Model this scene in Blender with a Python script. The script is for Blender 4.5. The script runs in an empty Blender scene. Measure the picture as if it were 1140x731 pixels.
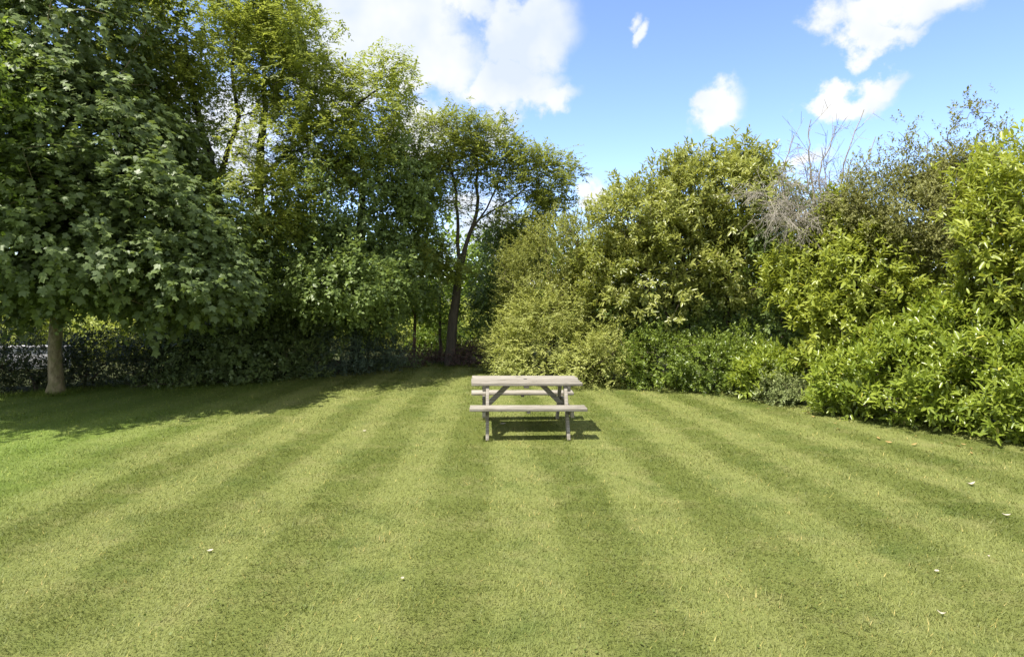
import bpy, math
import numpy as np
from mathutils import Vector

S = bpy.context.scene
COL = S.collection
R = math.radians

# ------------------------------------------------------------------ camera
CAM_H = 2.07
cam_d = bpy.data.cameras.new('camera')
cam = bpy.data.objects.new('camera', cam_d)
COL.objects.link(cam)
cam.location = (0, 0, CAM_H)
cam.rotation_euler = (R(90), 0, 0)
cam_d.sensor_width = 36
cam_d.lens = 22.1
cam_d.shift_y = -0.0408
cam_d.clip_start = 0.05
cam_d.clip_end = 3000
S.camera = cam

# ------------------------------------------------------------------ light
SUN_DIR = Vector((-0.42, -0.30, 1.0)).normalized()      # from the scene towards the sun
SUN_EL = math.asin(SUN_DIR.z)
SUN_AZ = math.atan2(SUN_DIR.x, SUN_DIR.y)
sun_d = bpy.data.lights.new('sun', 'SUN')
sun_d.energy = 3.3
sun_d.angle = R(0.53)
sun_d.color = (1.0, 0.955, 0.87)
sun = bpy.data.objects.new('sun', sun_d)
COL.objects.link(sun)
sun.location = (-10, -8, 25)
sun.rotation_euler = SUN_DIR.to_track_quat('Z', 'Y').to_euler()

S.view_settings.view_transform = 'Standard'
S.view_settings.look = 'None'
S.view_settings.exposure = 1.40
S.view_settings.gamma = 1.0
S.view_settings.use_curve_mapping = False
try:
    S.cycles.max_bounces = 6
    S.cycles.diffuse_bounces = 4
    S.cycles.glossy_bounces = 2
    S.cycles.transmission_bounces = 5
    S.cycles.transparent_max_bounces = 6
except Exception:
    pass

F = 700.0        # focal length in photograph pixels
CX, HY = 570.0, 319.0


def at(x, y, d):
    """photograph pixel + distance -> world point"""
    return np.array([(x - CX) / F * d, d, CAM_H + (HY - y) / F * d])


# ------------------------------------------------------------------ sky
world = bpy.data.worlds.new('World')
S.world = world
world.use_nodes = True
nt = world.node_tree
nt.nodes.clear()
N = nt.nodes.new
LK = nt.links.new


def wmath(op, a, b=None, c=None, clamp=False):
    n = N('ShaderNodeMath'); n.operation = op; n.use_clamp = clamp
    for i, v in enumerate((a, b, c)):
        if v is None:
            continue
        if isinstance(v, (int, float)):
            n.inputs[i].default_value = v
        else:
            LK(v, n.inputs[i])
    return n.outputs[0]


def wvec(op, a, b=None):
    n = N('ShaderNodeVectorMath'); n.operation = op
    for i, v in enumerate((a, b)):
        if v is None:
            continue
        if isinstance(v, (tuple, list)):
            n.inputs[i].default_value = v
        else:
            LK(v, n.inputs[i])
    return n


sky = N('ShaderNodeTexSky')
sky.sky_type = 'NISHITA'
sky.sun_disc = False
sky.sun_elevation = SUN_EL
sky.sun_rotation = SUN_AZ
sky.altitude = 50
sky.air_density = 0.75
sky.dust_density = 0.0
sky.ozone_density = 1.4
bg_sky = N('ShaderNodeBackground')
bg_sky.inputs[1].default_value = 0.15
hs = N('ShaderNodeMix'); hs.data_type = 'RGBA'; hs.blend_type = 'MULTIPLY'; hs.inputs[0].default_value = 1.0
LK(sky.outputs[0], hs.inputs[6]); hs.inputs[7].default_value = (.77, .775, .90, 1)
LK(hs.outputs[2], bg_sky.inputs[0])

tc = N('ShaderNodeTexCoord')
dirv = tc.outputs['Generated']
nz = N('ShaderNodeTexNoise'); nz.inputs['Scale'].default_value = 11.0
nz.inputs['Detail'].default_value = 12.0; nz.inputs['Roughness'].default_value = 0.58
LK(dirv, nz.inputs['Vector'])
nz2 = N('ShaderNodeTexNoise'); nz2.inputs['Scale'].default_value = 7.5
nz2.inputs['Detail'].default_value = 4.0
LK(wvec('ADD', dirv, (3.1, 1.7, 0.4)).outputs[0], nz2.inputs['Vector'])
warp = wvec('SUBTRACT', nz.outputs['Color'], (0.5, 0.5, 0.5)).outputs[0]
wsc = N('ShaderNodeVectorMath'); wsc.operation = 'SCALE'; wsc.inputs['Scale'].default_value = 0.13
LK(warp, wsc.inputs[0])
wdir = wvec('ADD', dirv, wsc.outputs[0]).outputs[0]
# cumulus puffs: direction (as seen in the photograph), half width, half height, weight
PUFFS = [(430, 30, 95, 50, 1.0), (465, 75, 80, 38, 1.0), (400, 20, 80, 60, 1.0), (590, 30, 52, 48, 1.0),
         (565, 92, 62, 24, .95), (612, 112, 34, 15, .8), (520, 8, 50, 22, .7), (380, 90, 60, 40, .8),
         (699, 16, 15, 13, .80), (711, 30, 13, 14, .85), (694, 0, 10, 12, .7), (798, 113, 27, 24, .86), (1005, 8, 76, 32, 1.0),
         (990, 42, 40, 17, .85), (1085, -8, 60, 20, .7), (952, 112, 32, 17, .92), (980, 97, 22, 14, .8),
         (666, 214, 18, 14, 1.1), (552, 140, 22, 14, .8), (545, 255, 50, 26, .9), (880, 182, 40, 12, .7),
         (1000, 262, 40, 14, .8), (470, 150, 40, 30, .8), (110, 10, 20, 10, .5), (250, 150, 110, 60, .7),
         (1500, 60, 160, 50, .95), (1330, -60, 100, 40, .8), (-350, 40, 180, 50, .9)]
cur = None
for (px, py, hw, hh, wt) in PUFFS:
    p = at(px, py, 1.0); p[2] -= CAM_H
    ln = np.linalg.norm(p); c = p / ln
    # half sizes turned into angles on the dome
    ax = hw / F / ln; az = hh / F / ln
    m = N('ShaderNodeVectorMath'); m.operation = 'SUBTRACT'
    LK(wdir, m.inputs[0]); m.inputs[1].default_value = tuple(c)
    s_ = N('ShaderNodeVectorMath'); s_.operation = 'MULTIPLY'
    LK(m.outputs[0], s_.inputs[0]); s_.inputs[1].default_value = (1 / ax, 1 / ax * .6, 1 / az)
    l_ = N('ShaderNodeVectorMath'); l_.operation = 'LENGTH'
    LK(s_.outputs[0], l_.inputs[0])
    v = wmath('MULTIPLY', wmath('SUBTRACT', 1.35, l_.outputs['Value']), wt)
    cur = v if cur is None else wmath('MAXIMUM', cur, v)
# unseen broken cloud added overhead and behind the camera, for neutral fill light
sxyz = N('ShaderNodeSeparateXYZ'); LK(dirv, sxyz.inputs[0])
nz3 = N('ShaderNodeTexNoise'); nz3.inputs['Scale'].default_value = 2.6; nz3.inputs['Detail'].default_value = 3.0
LK(dirv, nz3.inputs['Vector'])
rest = wmath('MULTIPLY', wmath('SUBTRACT', nz3.outputs['Fac'], 0.38), 7.0)
back = N('ShaderNodeMapRange'); back.inputs['From Min'].default_value = .62; back.inputs['From Max'].default_value = .35
back.inputs['To Min'].default_value = -3.0; back.inputs['To Max'].default_value = 0.0
LK(sxyz.outputs[1], back.inputs['Value'])
cur = wmath('MAXIMUM', cur, wmath('ADD', rest, back.outputs[0]))
dens = wmath('ADD', cur, wmath('MULTIPLY', wmath('SUBTRACT', nz.outputs['Fac'], 0.5), 2.6))
mr = N('ShaderNodeMapRange'); mr.interpolation_type = 'SMOOTHSTEP'
mr.inputs['From Min'].default_value = 0.05; mr.inputs['From Max'].default_value = 0.72
LK(dens, mr.inputs['Value'])
cfac = wmath('MULTIPLY', mr.outputs[0], 0.97)
cr = N('ShaderNodeMapRange'); cr.inputs['From Min'].default_value = 0.35; cr.inputs['From Max'].default_value = 0.62
LK(nz2.outputs['Fac'], cr.inputs['Value'])
cmix = N('ShaderNodeMix'); cmix.data_type = 'RGBA'
LK(cr.outputs[0], cmix.inputs[0])
cmix.inputs[6].default_value = (0.72, 0.80, 0.92, 1); cmix.inputs[7].default_value = (1, 1, 1, 1)
bg_c = N('ShaderNodeBackground'); bg_c.inputs[1].default_value = 0.42
LK(cmix.outputs[2], bg_c.inputs[0])
mx = N('ShaderNodeMixShader')
LK(cfac, mx.inputs[0]); LK(bg_sky.outputs[0], mx.inputs[1]); LK(bg_c.outputs[0], mx.inputs[2])
wo = N('ShaderNodeOutputWorld')
LK(mx.outputs[0], wo.inputs[0])

# ------------------------------------------------------------------ material helpers


def new_mat(name):
    m = bpy.data.materials.new(name); m.use_nodes = True
    m.node_tree.nodes.clear()
    return m, m.node_tree.nodes, m.node_tree.links


def foliage_mat(name, a, b, trans=(0.25, 0.30, 0.03), tf=0.35, rough=0.42, spec=0.4, tip=None):
    """a..b: the range of leaf colours; the share of light that passes through the blade is tf"""
    m, n, l = new_mat(name)
    at_ = n.new('ShaderNodeAttribute'); at_.attribute_name = 'var'
    cr = n.new('ShaderNodeValToRGB')
    cr.color_ramp.elements[0].position = 0.0; cr.color_ramp.elements[0].color = (*a, 1)
    cr.color_ramp.elements[1].position = 1.0; cr.color_ramp.elements[1].color = (*b, 1)
    if tip:
        e = cr.color_ramp.elements.new(0.97); e.color = (*b, 1)
        cr.color_ramp.elements[-1].color = (*tip, 1)
    l.new(at_.outputs['Fac'], cr.inputs[0])
    p = n.new('ShaderNodeBsdfPrincipled')
    l.new(cr.outputs[0], p.inputs['Base Color'])
    p.inputs['Roughness'].default_value = rough
    p.inputs['Specular IOR Level'].default_value = spec
    t = n.new('ShaderNodeBsdfTranslucent')
    mixc = n.new('ShaderNodeMix'); mixc.data_type = 'RGBA'; mixc.inputs[0].default_value = 0.5
    l.new(cr.outputs[0], mixc.inputs[6]); mixc.inputs[7].default_value = (*trans, 1)
    l.new(mixc.outputs[2], t.inputs['Color'])
    ms = n.new('ShaderNodeMixShader'); ms.inputs[0].default_value = tf
    l.new(p.outputs[0], ms.inputs[1]); l.new(t.outputs[0], ms.inputs[2])
    o = n.new('ShaderNodeOutputMaterial'); l.new(ms.outputs[0], o.inputs[0])
    return m


def bark_mat(name, a, b, scale=9.0, stretch=0.25, lichen=None):
    m, n, l = new_mat(name)
    g = n.new('ShaderNodeNewGeometry')
    mp = n.new('ShaderNodeMapping'); mp.inputs['Scale'].default_value = (1, 1, stretch)
    l.new(g.outputs['Position'], mp.inputs[0])
    no = n.new('ShaderNodeTexNoise'); no.inputs['Scale'].default_value = scale
    no.inputs['Detail'].default_value = 8; no.inputs['Roughness'].default_value = 0.7
    l.new(mp.outputs[0], no.inputs['Vector'])
    cr = n.new('ShaderNodeValToRGB')
    cr.color_ramp.elements[0].position = 0.32; cr.color_ramp.elements[0].color = (*a, 1)
    cr.color_ramp.elements[1].position = 0.68; cr.color_ramp.elements[1].color = (*b, 1)
    l.new(no.outputs['Fac'], cr.inputs[0])
    col = cr.outputs[0]
    if lichen:
        n2 = n.new('ShaderNodeTexNoise'); n2.inputs['Scale'].default_value = 5.5; n2.inputs['Detail'].default_value = 5
        l.new(g.outputs['Position'], n2.inputs['Vector'])
        r2 = n.new('ShaderNodeMapRange'); r2.inputs['From Min'].default_value = .5; r2.inputs['From Max'].default_value = .68
        l.new(n2.outputs['Fac'], r2.inputs['Value'])
        mc = n.new('ShaderNodeMix'); mc.data_type = 'RGBA'
        l.new(r2.outputs[0], mc.inputs[0]); l.new(col, mc.inputs[6]); mc.inputs[7].default_value = (*lichen, 1)
        col = mc.outputs[2]
    p = n.new('ShaderNodeBsdfPrincipled'); p.inputs['Roughness'].default_value = 0.85
    l.new(col, p.inputs['Base Color'])
    bp = n.new('ShaderNodeBump'); bp.inputs['Strength'].default_value = 0.6; bp.inputs['Distance'].default_value = 0.02
    l.new(no.outputs['Fac'], bp.inputs['Height']); l.new(bp.outputs[0], p.inputs['Normal'])
    o = n.new('ShaderNodeOutputMaterial'); l.new(p.outputs[0], o.inputs[0])
    return m


# ------------------------------------------------------------------ mesh helpers
def tag(o, label=None, cat=None, group=None, kind=None):
    if label: o['label'] = label
    if cat: o['category'] = cat
    if group: o['group'] = group
    if kind: o['kind'] = kind
    return o


def np_mesh(name, V, faces_flat, counts, mat, parent=None, var=None, smooth=False):
    me = bpy.data.meshes.new(name)
    V = np.ascontiguousarray(V, dtype=np.float32)
    me.vertices.add(len(V)); me.vertices.foreach_set('co', V.ravel())
    ff = np.ascontiguousarray(faces_flat, dtype=np.int32)
    ct = np.ascontiguousarray(counts, dtype=np.int32)
    me.loops.add(len(ff)); me.loops.foreach_set('vertex_index', ff)
    st = np.concatenate([[0], np.cumsum(ct)[:-1]]).astype(np.int32)
    me.polygons.add(len(ct)); me.polygons.foreach_set('loop_start', st)
    me.polygons.foreach_set('loop_total', ct)
    if smooth:
        me.polygons.foreach_set('use_smooth', np.ones(len(ct), dtype=bool))
    if var is not None:
        a = me.attributes.new('var', 'FLOAT', 'POINT')
        a.data.foreach_set('value', np.ascontiguousarray(var, dtype=np.float32))
    me.update(calc_edges=True)
    me.materials.append(mat)
    o = bpy.data.objects.new(name, me)
    COL.objects.link(o)
    if parent is not None:
        o.parent = parent
    return o


def empty(name, loc, rz=0.0):
    o = bpy.data.objects.new(name, None)
    COL.objects.link(o)
    o.location = loc
    o.rotation_euler = (0, 0, rz)
    o.empty_display_size = 0.2
    return o


def nrm(a):
    return a / (np.linalg.norm(a, axis=-1, keepdims=True) + 1e-9)


# leaf templates: vertices (along, side, lift), faces
LEAF = {
    'diamond': ([(0, 0, 0), (.42, .5, .07), (1, 0, -.03), (.42, -.5, .07)], [(0, 3, 2), (0, 2, 1)]),
    'oval': ([(0, 0, 0), (.28, .42, .08), (.68, .42, .06), (1, 0, -.06), (.68, -.42, .06), (.28, -.42, .08), (.5, 0, .0)],
             [(0, 6, 2, 1), (6, 3, 2), (0, 5, 4, 6), (6, 4, 3)]),
}
_v, _f = [(0, 0, 0)], []
for ang, ln, wd in ((0, 1.0, .30), (50, .88, .27), (-50, .88, .27), (108, .55, .22), (-108, .55, .22)):
    ca, sa = math.cos(R(ang)), math.sin(R(ang))
    b = len(_v)
    for (u, w, h) in ((.55, wd, -.02), (1, 0, -.14), (.55, -wd, -.02)):
        u2, w2 = u * ln, w * ln
        _v.append((.15 + (u2 * ca - w2 * sa) * .85, (u2 * sa + w2 * ca) * .85, h))
    _f.append((0, b + 2, b + 1, b))
LEAF['palmate'] = (_v, _f)


def leaves_obj(name, leafs, shape, mat, parent):
    P, D, Nn, L, W, var = leafs
    keep = P[:, 2] > 0.03
    P, D, Nn, L, W, var = P[keep], D[keep], Nn[keep], L[keep], W[keep], var[keep]
    Sd = nrm(np.cross(D, Nn))
    tv, tf = LEAF[shape]
    tv = np.array(tv)
    n, k = len(P), len(tv)
    V = (P[:, None, :] + (L[:, None] * tv[None, :, 0])[..., None] * D[:, None, :]
         + (W[:, None] * tv[None, :, 1])[..., None] * Sd[:, None, :]
         + (L[:, None] * tv[None, :, 2])[..., None] * Nn[:, None, :]).reshape(-1, 3)
    if parent is not None:
        V = V - np.array(parent.location)
    base = np.concatenate([np.array(f) for f in tf])
    cnt = np.array([len(f) for f in tf])
    ff = (base[None, :] + (np.arange(n) * k)[:, None]).ravel()
    return np_mesh(name, V, ff, np.tile(cnt, n), mat, parent, np.repeat(var, k))


def ells(lst):
    """(px, py, distance, half width px, half height px, half depth m) -> centres, radii"""
    C, Q = [], []
    for (x, y, d, rx, ry, rd) in lst:
        C.append(at(x, y, d)); Q.append((rx * d / F, rd, ry * d / F))
    return np.array(C), np.array(Q)


def clumps_of(lst, spacing, rng, inner=0.3, lump=0.22, cull=0.6):
    C, Q = ells(lst)
    P_, O_ = [], []
    for i in range(len(C)):
        a, b, c = Q[i]
        area = 4 * math.pi * (((a * b) ** 1.6 + (a * c) ** 1.6 + (b * c) ** 1.6) / 3) ** (1 / 1.6)
        n = max(6, int(area / spacing ** 2 * 1.35))
        d = nrm(rng.normal(size=(n, 3)))
        ph = rng.uniform(0, 6.28, 3); k = rng.normal(size=(3, 3)) * 3.2
        lm = sum(np.sin(d @ k[j] + ph[j]) for j in range(3)) / 2.2
        rad = np.where(rng.random(n) < inner, rng.uniform(.4, .85, n), rng.uniform(.82, 1.07, n)) * (1 + lump * lm)
        p = C[i] + d * Q[i] * rad[:, None]
        o = nrm(d / Q[i])
        ok = np.ones(n, bool)
        for j in range(len(C)):
            if j != i:
                t = np.linalg.norm((p - C[j]) / Q[j], axis=1)
                ok &= ~((t < cull) & (rng.random(n) < .85))
        P_.append(p[ok]); O_.append(o[ok])
    P = np.concatenate(P_); O = np.concatenate(O_)
    k = P[:, 2] > 0.06
    return P[k], O[k]


SP = {
    'laurel': dict(m=5, k=8, tl=.20, L=.115, W=.042, up=.55, out=.8, rnd=.55, jit=.10, fw=.75, droop=.0, ld=-.05, nup=.9, pat='spiral', shape='oval'),
    'bigleaf': dict(m=4, k=9, tl=.20, L=.128, W=.047, up=.45, out=.8, rnd=.55, jit=.12, fw=.65, droop=.05, ld=.15, nup=.9, pat='spiral', shape='oval'),
    'feather': dict(m=6, k=12, tl=.36, L=.058, W=.030, up=.45, out=.9, rnd=.6, jit=.12, fw=.6, droop=.20, ld=.0, nup=.9, pat='pinnate', shape='diamond'),
    'fine': dict(m=7, k=12, tl=.24, L=.05, W=.026, up=.4, out=.7, rnd=.7, jit=.12, fw=.6, droop=.1, ld=.0, nup=.7, pat='spiral', shape='diamond'),
    'small': dict(m=5, k=10, tl=.20, L=.06, W=.032, up=.4, out=.8, rnd=.6, jit=.10, fw=.6, droop=.0, ld=.0, nup=.8, pat='spiral', shape='diamond'),
    'palmate': dict(m=4, k=6, tl=.34, L=.108, W=.108, up=.0, out=.75, rnd=.6, jit=.14, fw=.5, droop=.25, ld=.55, nup=1.0, pat='spiral', shape='palmate'),
    'pinnate': dict(m=7, k=15, tl=.40, L=.105, W=.042, up=.2, out=.75, rnd=.7, jit=.15, fw=.35, droop=.16, ld=.1, nup=1.0, pat='pinnate', shape='diamond'),
    'airy': dict(m=7, k=15, tl=.40, L=.10, W=.042, up=.15, out=.7, rnd=.65, jit=.11, fw=.35, droop=.08, ld=.05, nup=1.2, pat='pinnate', shape='diamond'),
    'broad': dict(m=6, k=9, tl=.34, L=.10, W=.066, up=.1, out=.8, rnd=.7, jit=.16, fw=.5, droop=.2, ld=.25, nup=1.0, pat='spiral', shape='diamond'),
}


def sprays(P, O, sp, rng, dens=1.0):
    s = SP[sp]
    m, k = s['m'], s['k']
    n = len(P)
    clump_var = rng.normal(0, .17, n)
    T = (O * s['out'])[:, None, :] + rng.normal(size=(n, m, 3)) * s['rnd'] + np.array([0, 0, s['up']])
    T = nrm(T).reshape(-1, 3)
    st = np.repeat(P, m, 0) + rng.normal(size=(n * m, 3)) * s['jit'] - T * s['tl'] * .45
    tl = s['tl'] * rng.uniform(.6, 1.25, n * m)
    Oo = np.repeat(O, m, 0)
    tvar = np.repeat(clump_var, m) + rng.normal(0, .09, n * m)
    if dens < 1:
        kp = rng.random(n * m) < dens
        T, st, tl, tvar, Oo = T[kp], st[kp], tl[kp], tvar[kp], Oo[kp]
    nt_ = len(T)
    ref = nrm(np.cross(T, np.array([0, 0, 1.]) + rng.normal(size=(nt_, 3)) * .15))
    upv = nrm(np.cross(ref, T))
    t = ((np.arange(k) + .6) / k)[None, :] + rng.normal(size=(nt_, k)) * .02
    pos = st[:, None, :] + T[:, None, :] * (tl[:, None] * t)[..., None]
    pos[..., 2] -= s['droop'] * tl[:, None] * t * t
    Td = T[:, None, :] + np.array([0, 0, -2 * s['droop']]) * t[..., None]
    Td = nrm(Td)
    if s['pat'] == 'spiral':
        ang = (np.arange(k) * 2.4)[None, :] + rng.uniform(0, 6.28, (nt_, 1))
        rad = np.cos(ang)[..., None] * ref[:, None, :] + np.sin(ang)[..., None] * upv[:, None, :]
    else:
        sg = np.where(np.arange(k) % 2 == 0, 1., -1.)
        rad = sg[None, :, None] * ref[:, None, :] * np.ones((nt_, k, 1)) + rng.normal(size=(nt_, k, 3)) * .15
    fw = s['fw'] + (t ** 3)[..., None] * .8
    D = nrm(Td * fw + rad + np.array([0, 0, -s['ld']]) + rng.normal(size=(nt_, k, 3)) * .14)
    Nn = np.array([0, 0, 1.]) * s['nup'] + Oo[:, None, :] * .75 + upv[:, None, :] * .5 + Td * .35 + rng.normal(size=(nt_, k, 3)) * .28
    D = D.reshape(-1, 3); Nn = np.broadcast_to(Nn, (nt_, k, 3)).reshape(-1, 3)
    Nn = nrm(Nn - D * np.sum(Nn * D, 1, keepdims=True))
    sz = rng.uniform(.5, 1.25, len(D)) * np.repeat(rng.uniform(.8, 1.15, nt_), k)
    var = np.clip(.45 + np.repeat(tvar, k) + rng.normal(0, .10, len(D)), 0, .96)
    old = rng.random(len(D)) < .004
    var = np.where(old, 1.0, var)
    return (pos.reshape(-1, 3), D, Nn, s['L'] * sz, s['W'] * sz, var)


def skeleton(paths, targets, rng, tip=.006, expo=.5, sag=.12, step=.28, upcost=.9):
    pos, par, fix = [], [], []
    for pi, path in enumerate(paths):
        path = np.array(path, float)
        if pi == 0 or path[0, 2] < 0.2:
            prev = -1
        else:
            A = np.array(pos); prev = int(np.argmin(np.linalg.norm(A - path[0, :3], axis=1)))
        for i in range(len(path)):
            if i == 0:
                if prev == -1:
                    pos.append(path[0, :3]); par.append(-1); fix.append(path[0, 3]); prev = len(pos) - 1
                continue
            a, b = path[i - 1], path[i]
            ns = max(1, int(np.linalg.norm(b[:3] - a[:3]) / step))
            for j in range(1, ns + 1):
                q = a + (b - a) * j / ns
                w = rng.normal(size=3) * .018 * (j < ns)
                pos.append(q[:3] + w); par.append(prev); fix.append(q[3]); prev = len(pos) - 1
    ntr = len(pos)
    cap = ntr + len(targets) * 24 + 10
    A = np.zeros((cap, 3)); A[:ntr] = pos
    cnt = ntr
    tr = A[:ntr]
    order = np.argsort([np.min(np.linalg.norm(tr - c, axis=1)) for c in targets]) if len(targets) else []
    for ti in order:
        c = targets[ti]
        B = A[:cnt]
        d = np.linalg.norm(B - c, axis=1)
        cost = d + upcost * np.maximum(0, B[:, 2] - c[2] + .15 * d) + (B[:, 2] < .25) * .5
        i = int(np.argmin(cost)); dd = d[i]
        ns = int(min(20, max(2, dd / step)))
        a = A[i].copy()
        ctrl = a + (c - a) * .5 + np.array([0, 0, sag * dd]) + rng.normal(size=3) * .08 * dd
        prev = i
        for j in range(1, ns + 1):
            t = j / ns
            q = (1 - t) ** 2 * a + 2 * t * (1 - t) * ctrl + t * t * c
            if j < ns:
                q = q + rng.normal(size=3) * min(.02, step * .06)
            A[cnt] = q; par.append(prev); fix.append(0); prev = cnt; cnt += 1
    par = np.array(par); n = cnt
    leafc = np.zeros(n)
    haschild = np.zeros(n, bool)
    for i in range(n):
        if par[i] >= 0: haschild[par[i]] = True
    leafc[~haschild] = 1
    for i in range(n - 1, -1, -1):
        if par[i] >= 0: leafc[par[i]] += leafc[i]
    rad = tip * leafc ** expo
    fix = np.array(fix)
    rad = np.where(fix > 0, fix, np.minimum(rad, 10))
    for i in range(n):                       # a branch is never thicker than what bears it
        if par[i] >= 0: rad[i] = min(rad[i], rad[par[i]] * .92 if fix[i] == 0 else rad[i])
    kids = [[] for _ in range(n)]
    for i in range(n):
        if par[i] >= 0: kids[par[i]].append(i)
    chains = []
    starts = [(i, None) for i in range(n) if par[i] < 0]
    while starts:
        i, p0 = starts.pop()
        ch = [] if p0 is None else [p0]
        while True:
            ch.append(i)
            if not kids[i]: break
            ks = sorted(kids[i], key=lambda q: -rad[q])
            for q in ks[1:]: starts.append((q, i))
            i = ks[0]
        pp = A[ch]; rr = rad[ch].copy()
        if p0 is not None: rr[0] = rr[1]
        rr[-1] *= .6
        chains.append((pp, rr))
    return chains


def tubes_obj(name, chains, mat, parent, smin=5, smax=12):
    Vs, Fs = [], []
    base = 0
    org = np.array(parent.location) if parent is not None else np.zeros(3)
    for pp, rr in chains:
        n = len(pp)
        if n < 2: continue
        s = smax if rr.max() > .06 else (7 if rr.max() > .02 else smin)
        tg = np.gradient(pp, axis=0); tg = nrm(tg)
        ref = np.array([1., 0, 0]) if abs(tg[0][0]) < .8 else np.array([0, 1., 0])
        u = nrm(np.cross(tg, ref)); v = np.cross(tg, u)
        an = np.arange(s) * 2 * math.pi / s
        ring = np.cos(an)[None, :, None] * u[:, None, :] + np.sin(an)[None, :, None] * v[:, None, :]
        V = pp[:, None, :] + ring * rr[:, None, None]
        Vs.append(V.reshape(-1, 3) - org)
        i = np.arange(n - 1)[:, None] * s; j = np.arange(s)[None, :]; j2 = (j + 1) % s
        q = np.stack([i + j, i + j2, i + s + j2, i + s + j], -1).reshape(-1, 4) + base
        Fs.append(q)
        base += n * s
    V = np.concatenate(Vs); Fq = np.concatenate(Fs)
    return np_mesh(name, V, Fq.ravel(), np.full(len(Fq), 4), mat, parent, smooth=True)


# ------------------------------------------------------------------ the setting: ground and lawn
LAWN = [(-16, -8), (-13, 6), (-10.4, 10.6), (-9.3, 12.2), (-7.2, 13.5), (-5.0, 14.5), (-3.0, 15.7), (-2.2, 16.3), (-.6, 16.4),
        (.1, 15.6), (1.2, 14.4), (2.8, 13.2), (4.4, 12.1), (5.7, 11.2), (5.9, 10.0), (7.3, 8.0), (9.5, 5.2), (12, -8)]


def in_poly(x, y, poly):
    ins = np.zeros(len(x), bool)
    n = len(poly)
    for i in range(n):
        x1, y1 = poly[i]; x2, y2 = poly[(i + 1) % n]
        c = ((y1 > y) != (y2 > y)) & (x < (x2 - x1) * (y - y1) / (y2 - y1 + 1e-12) + x1)
        ins ^= c
    return ins


def stripe_phase(x, y):
    k = 1 + .040 * np.maximum(0, y - 5.5)
    return ((x + .04 * y) * k - .0) / 1.20


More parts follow.
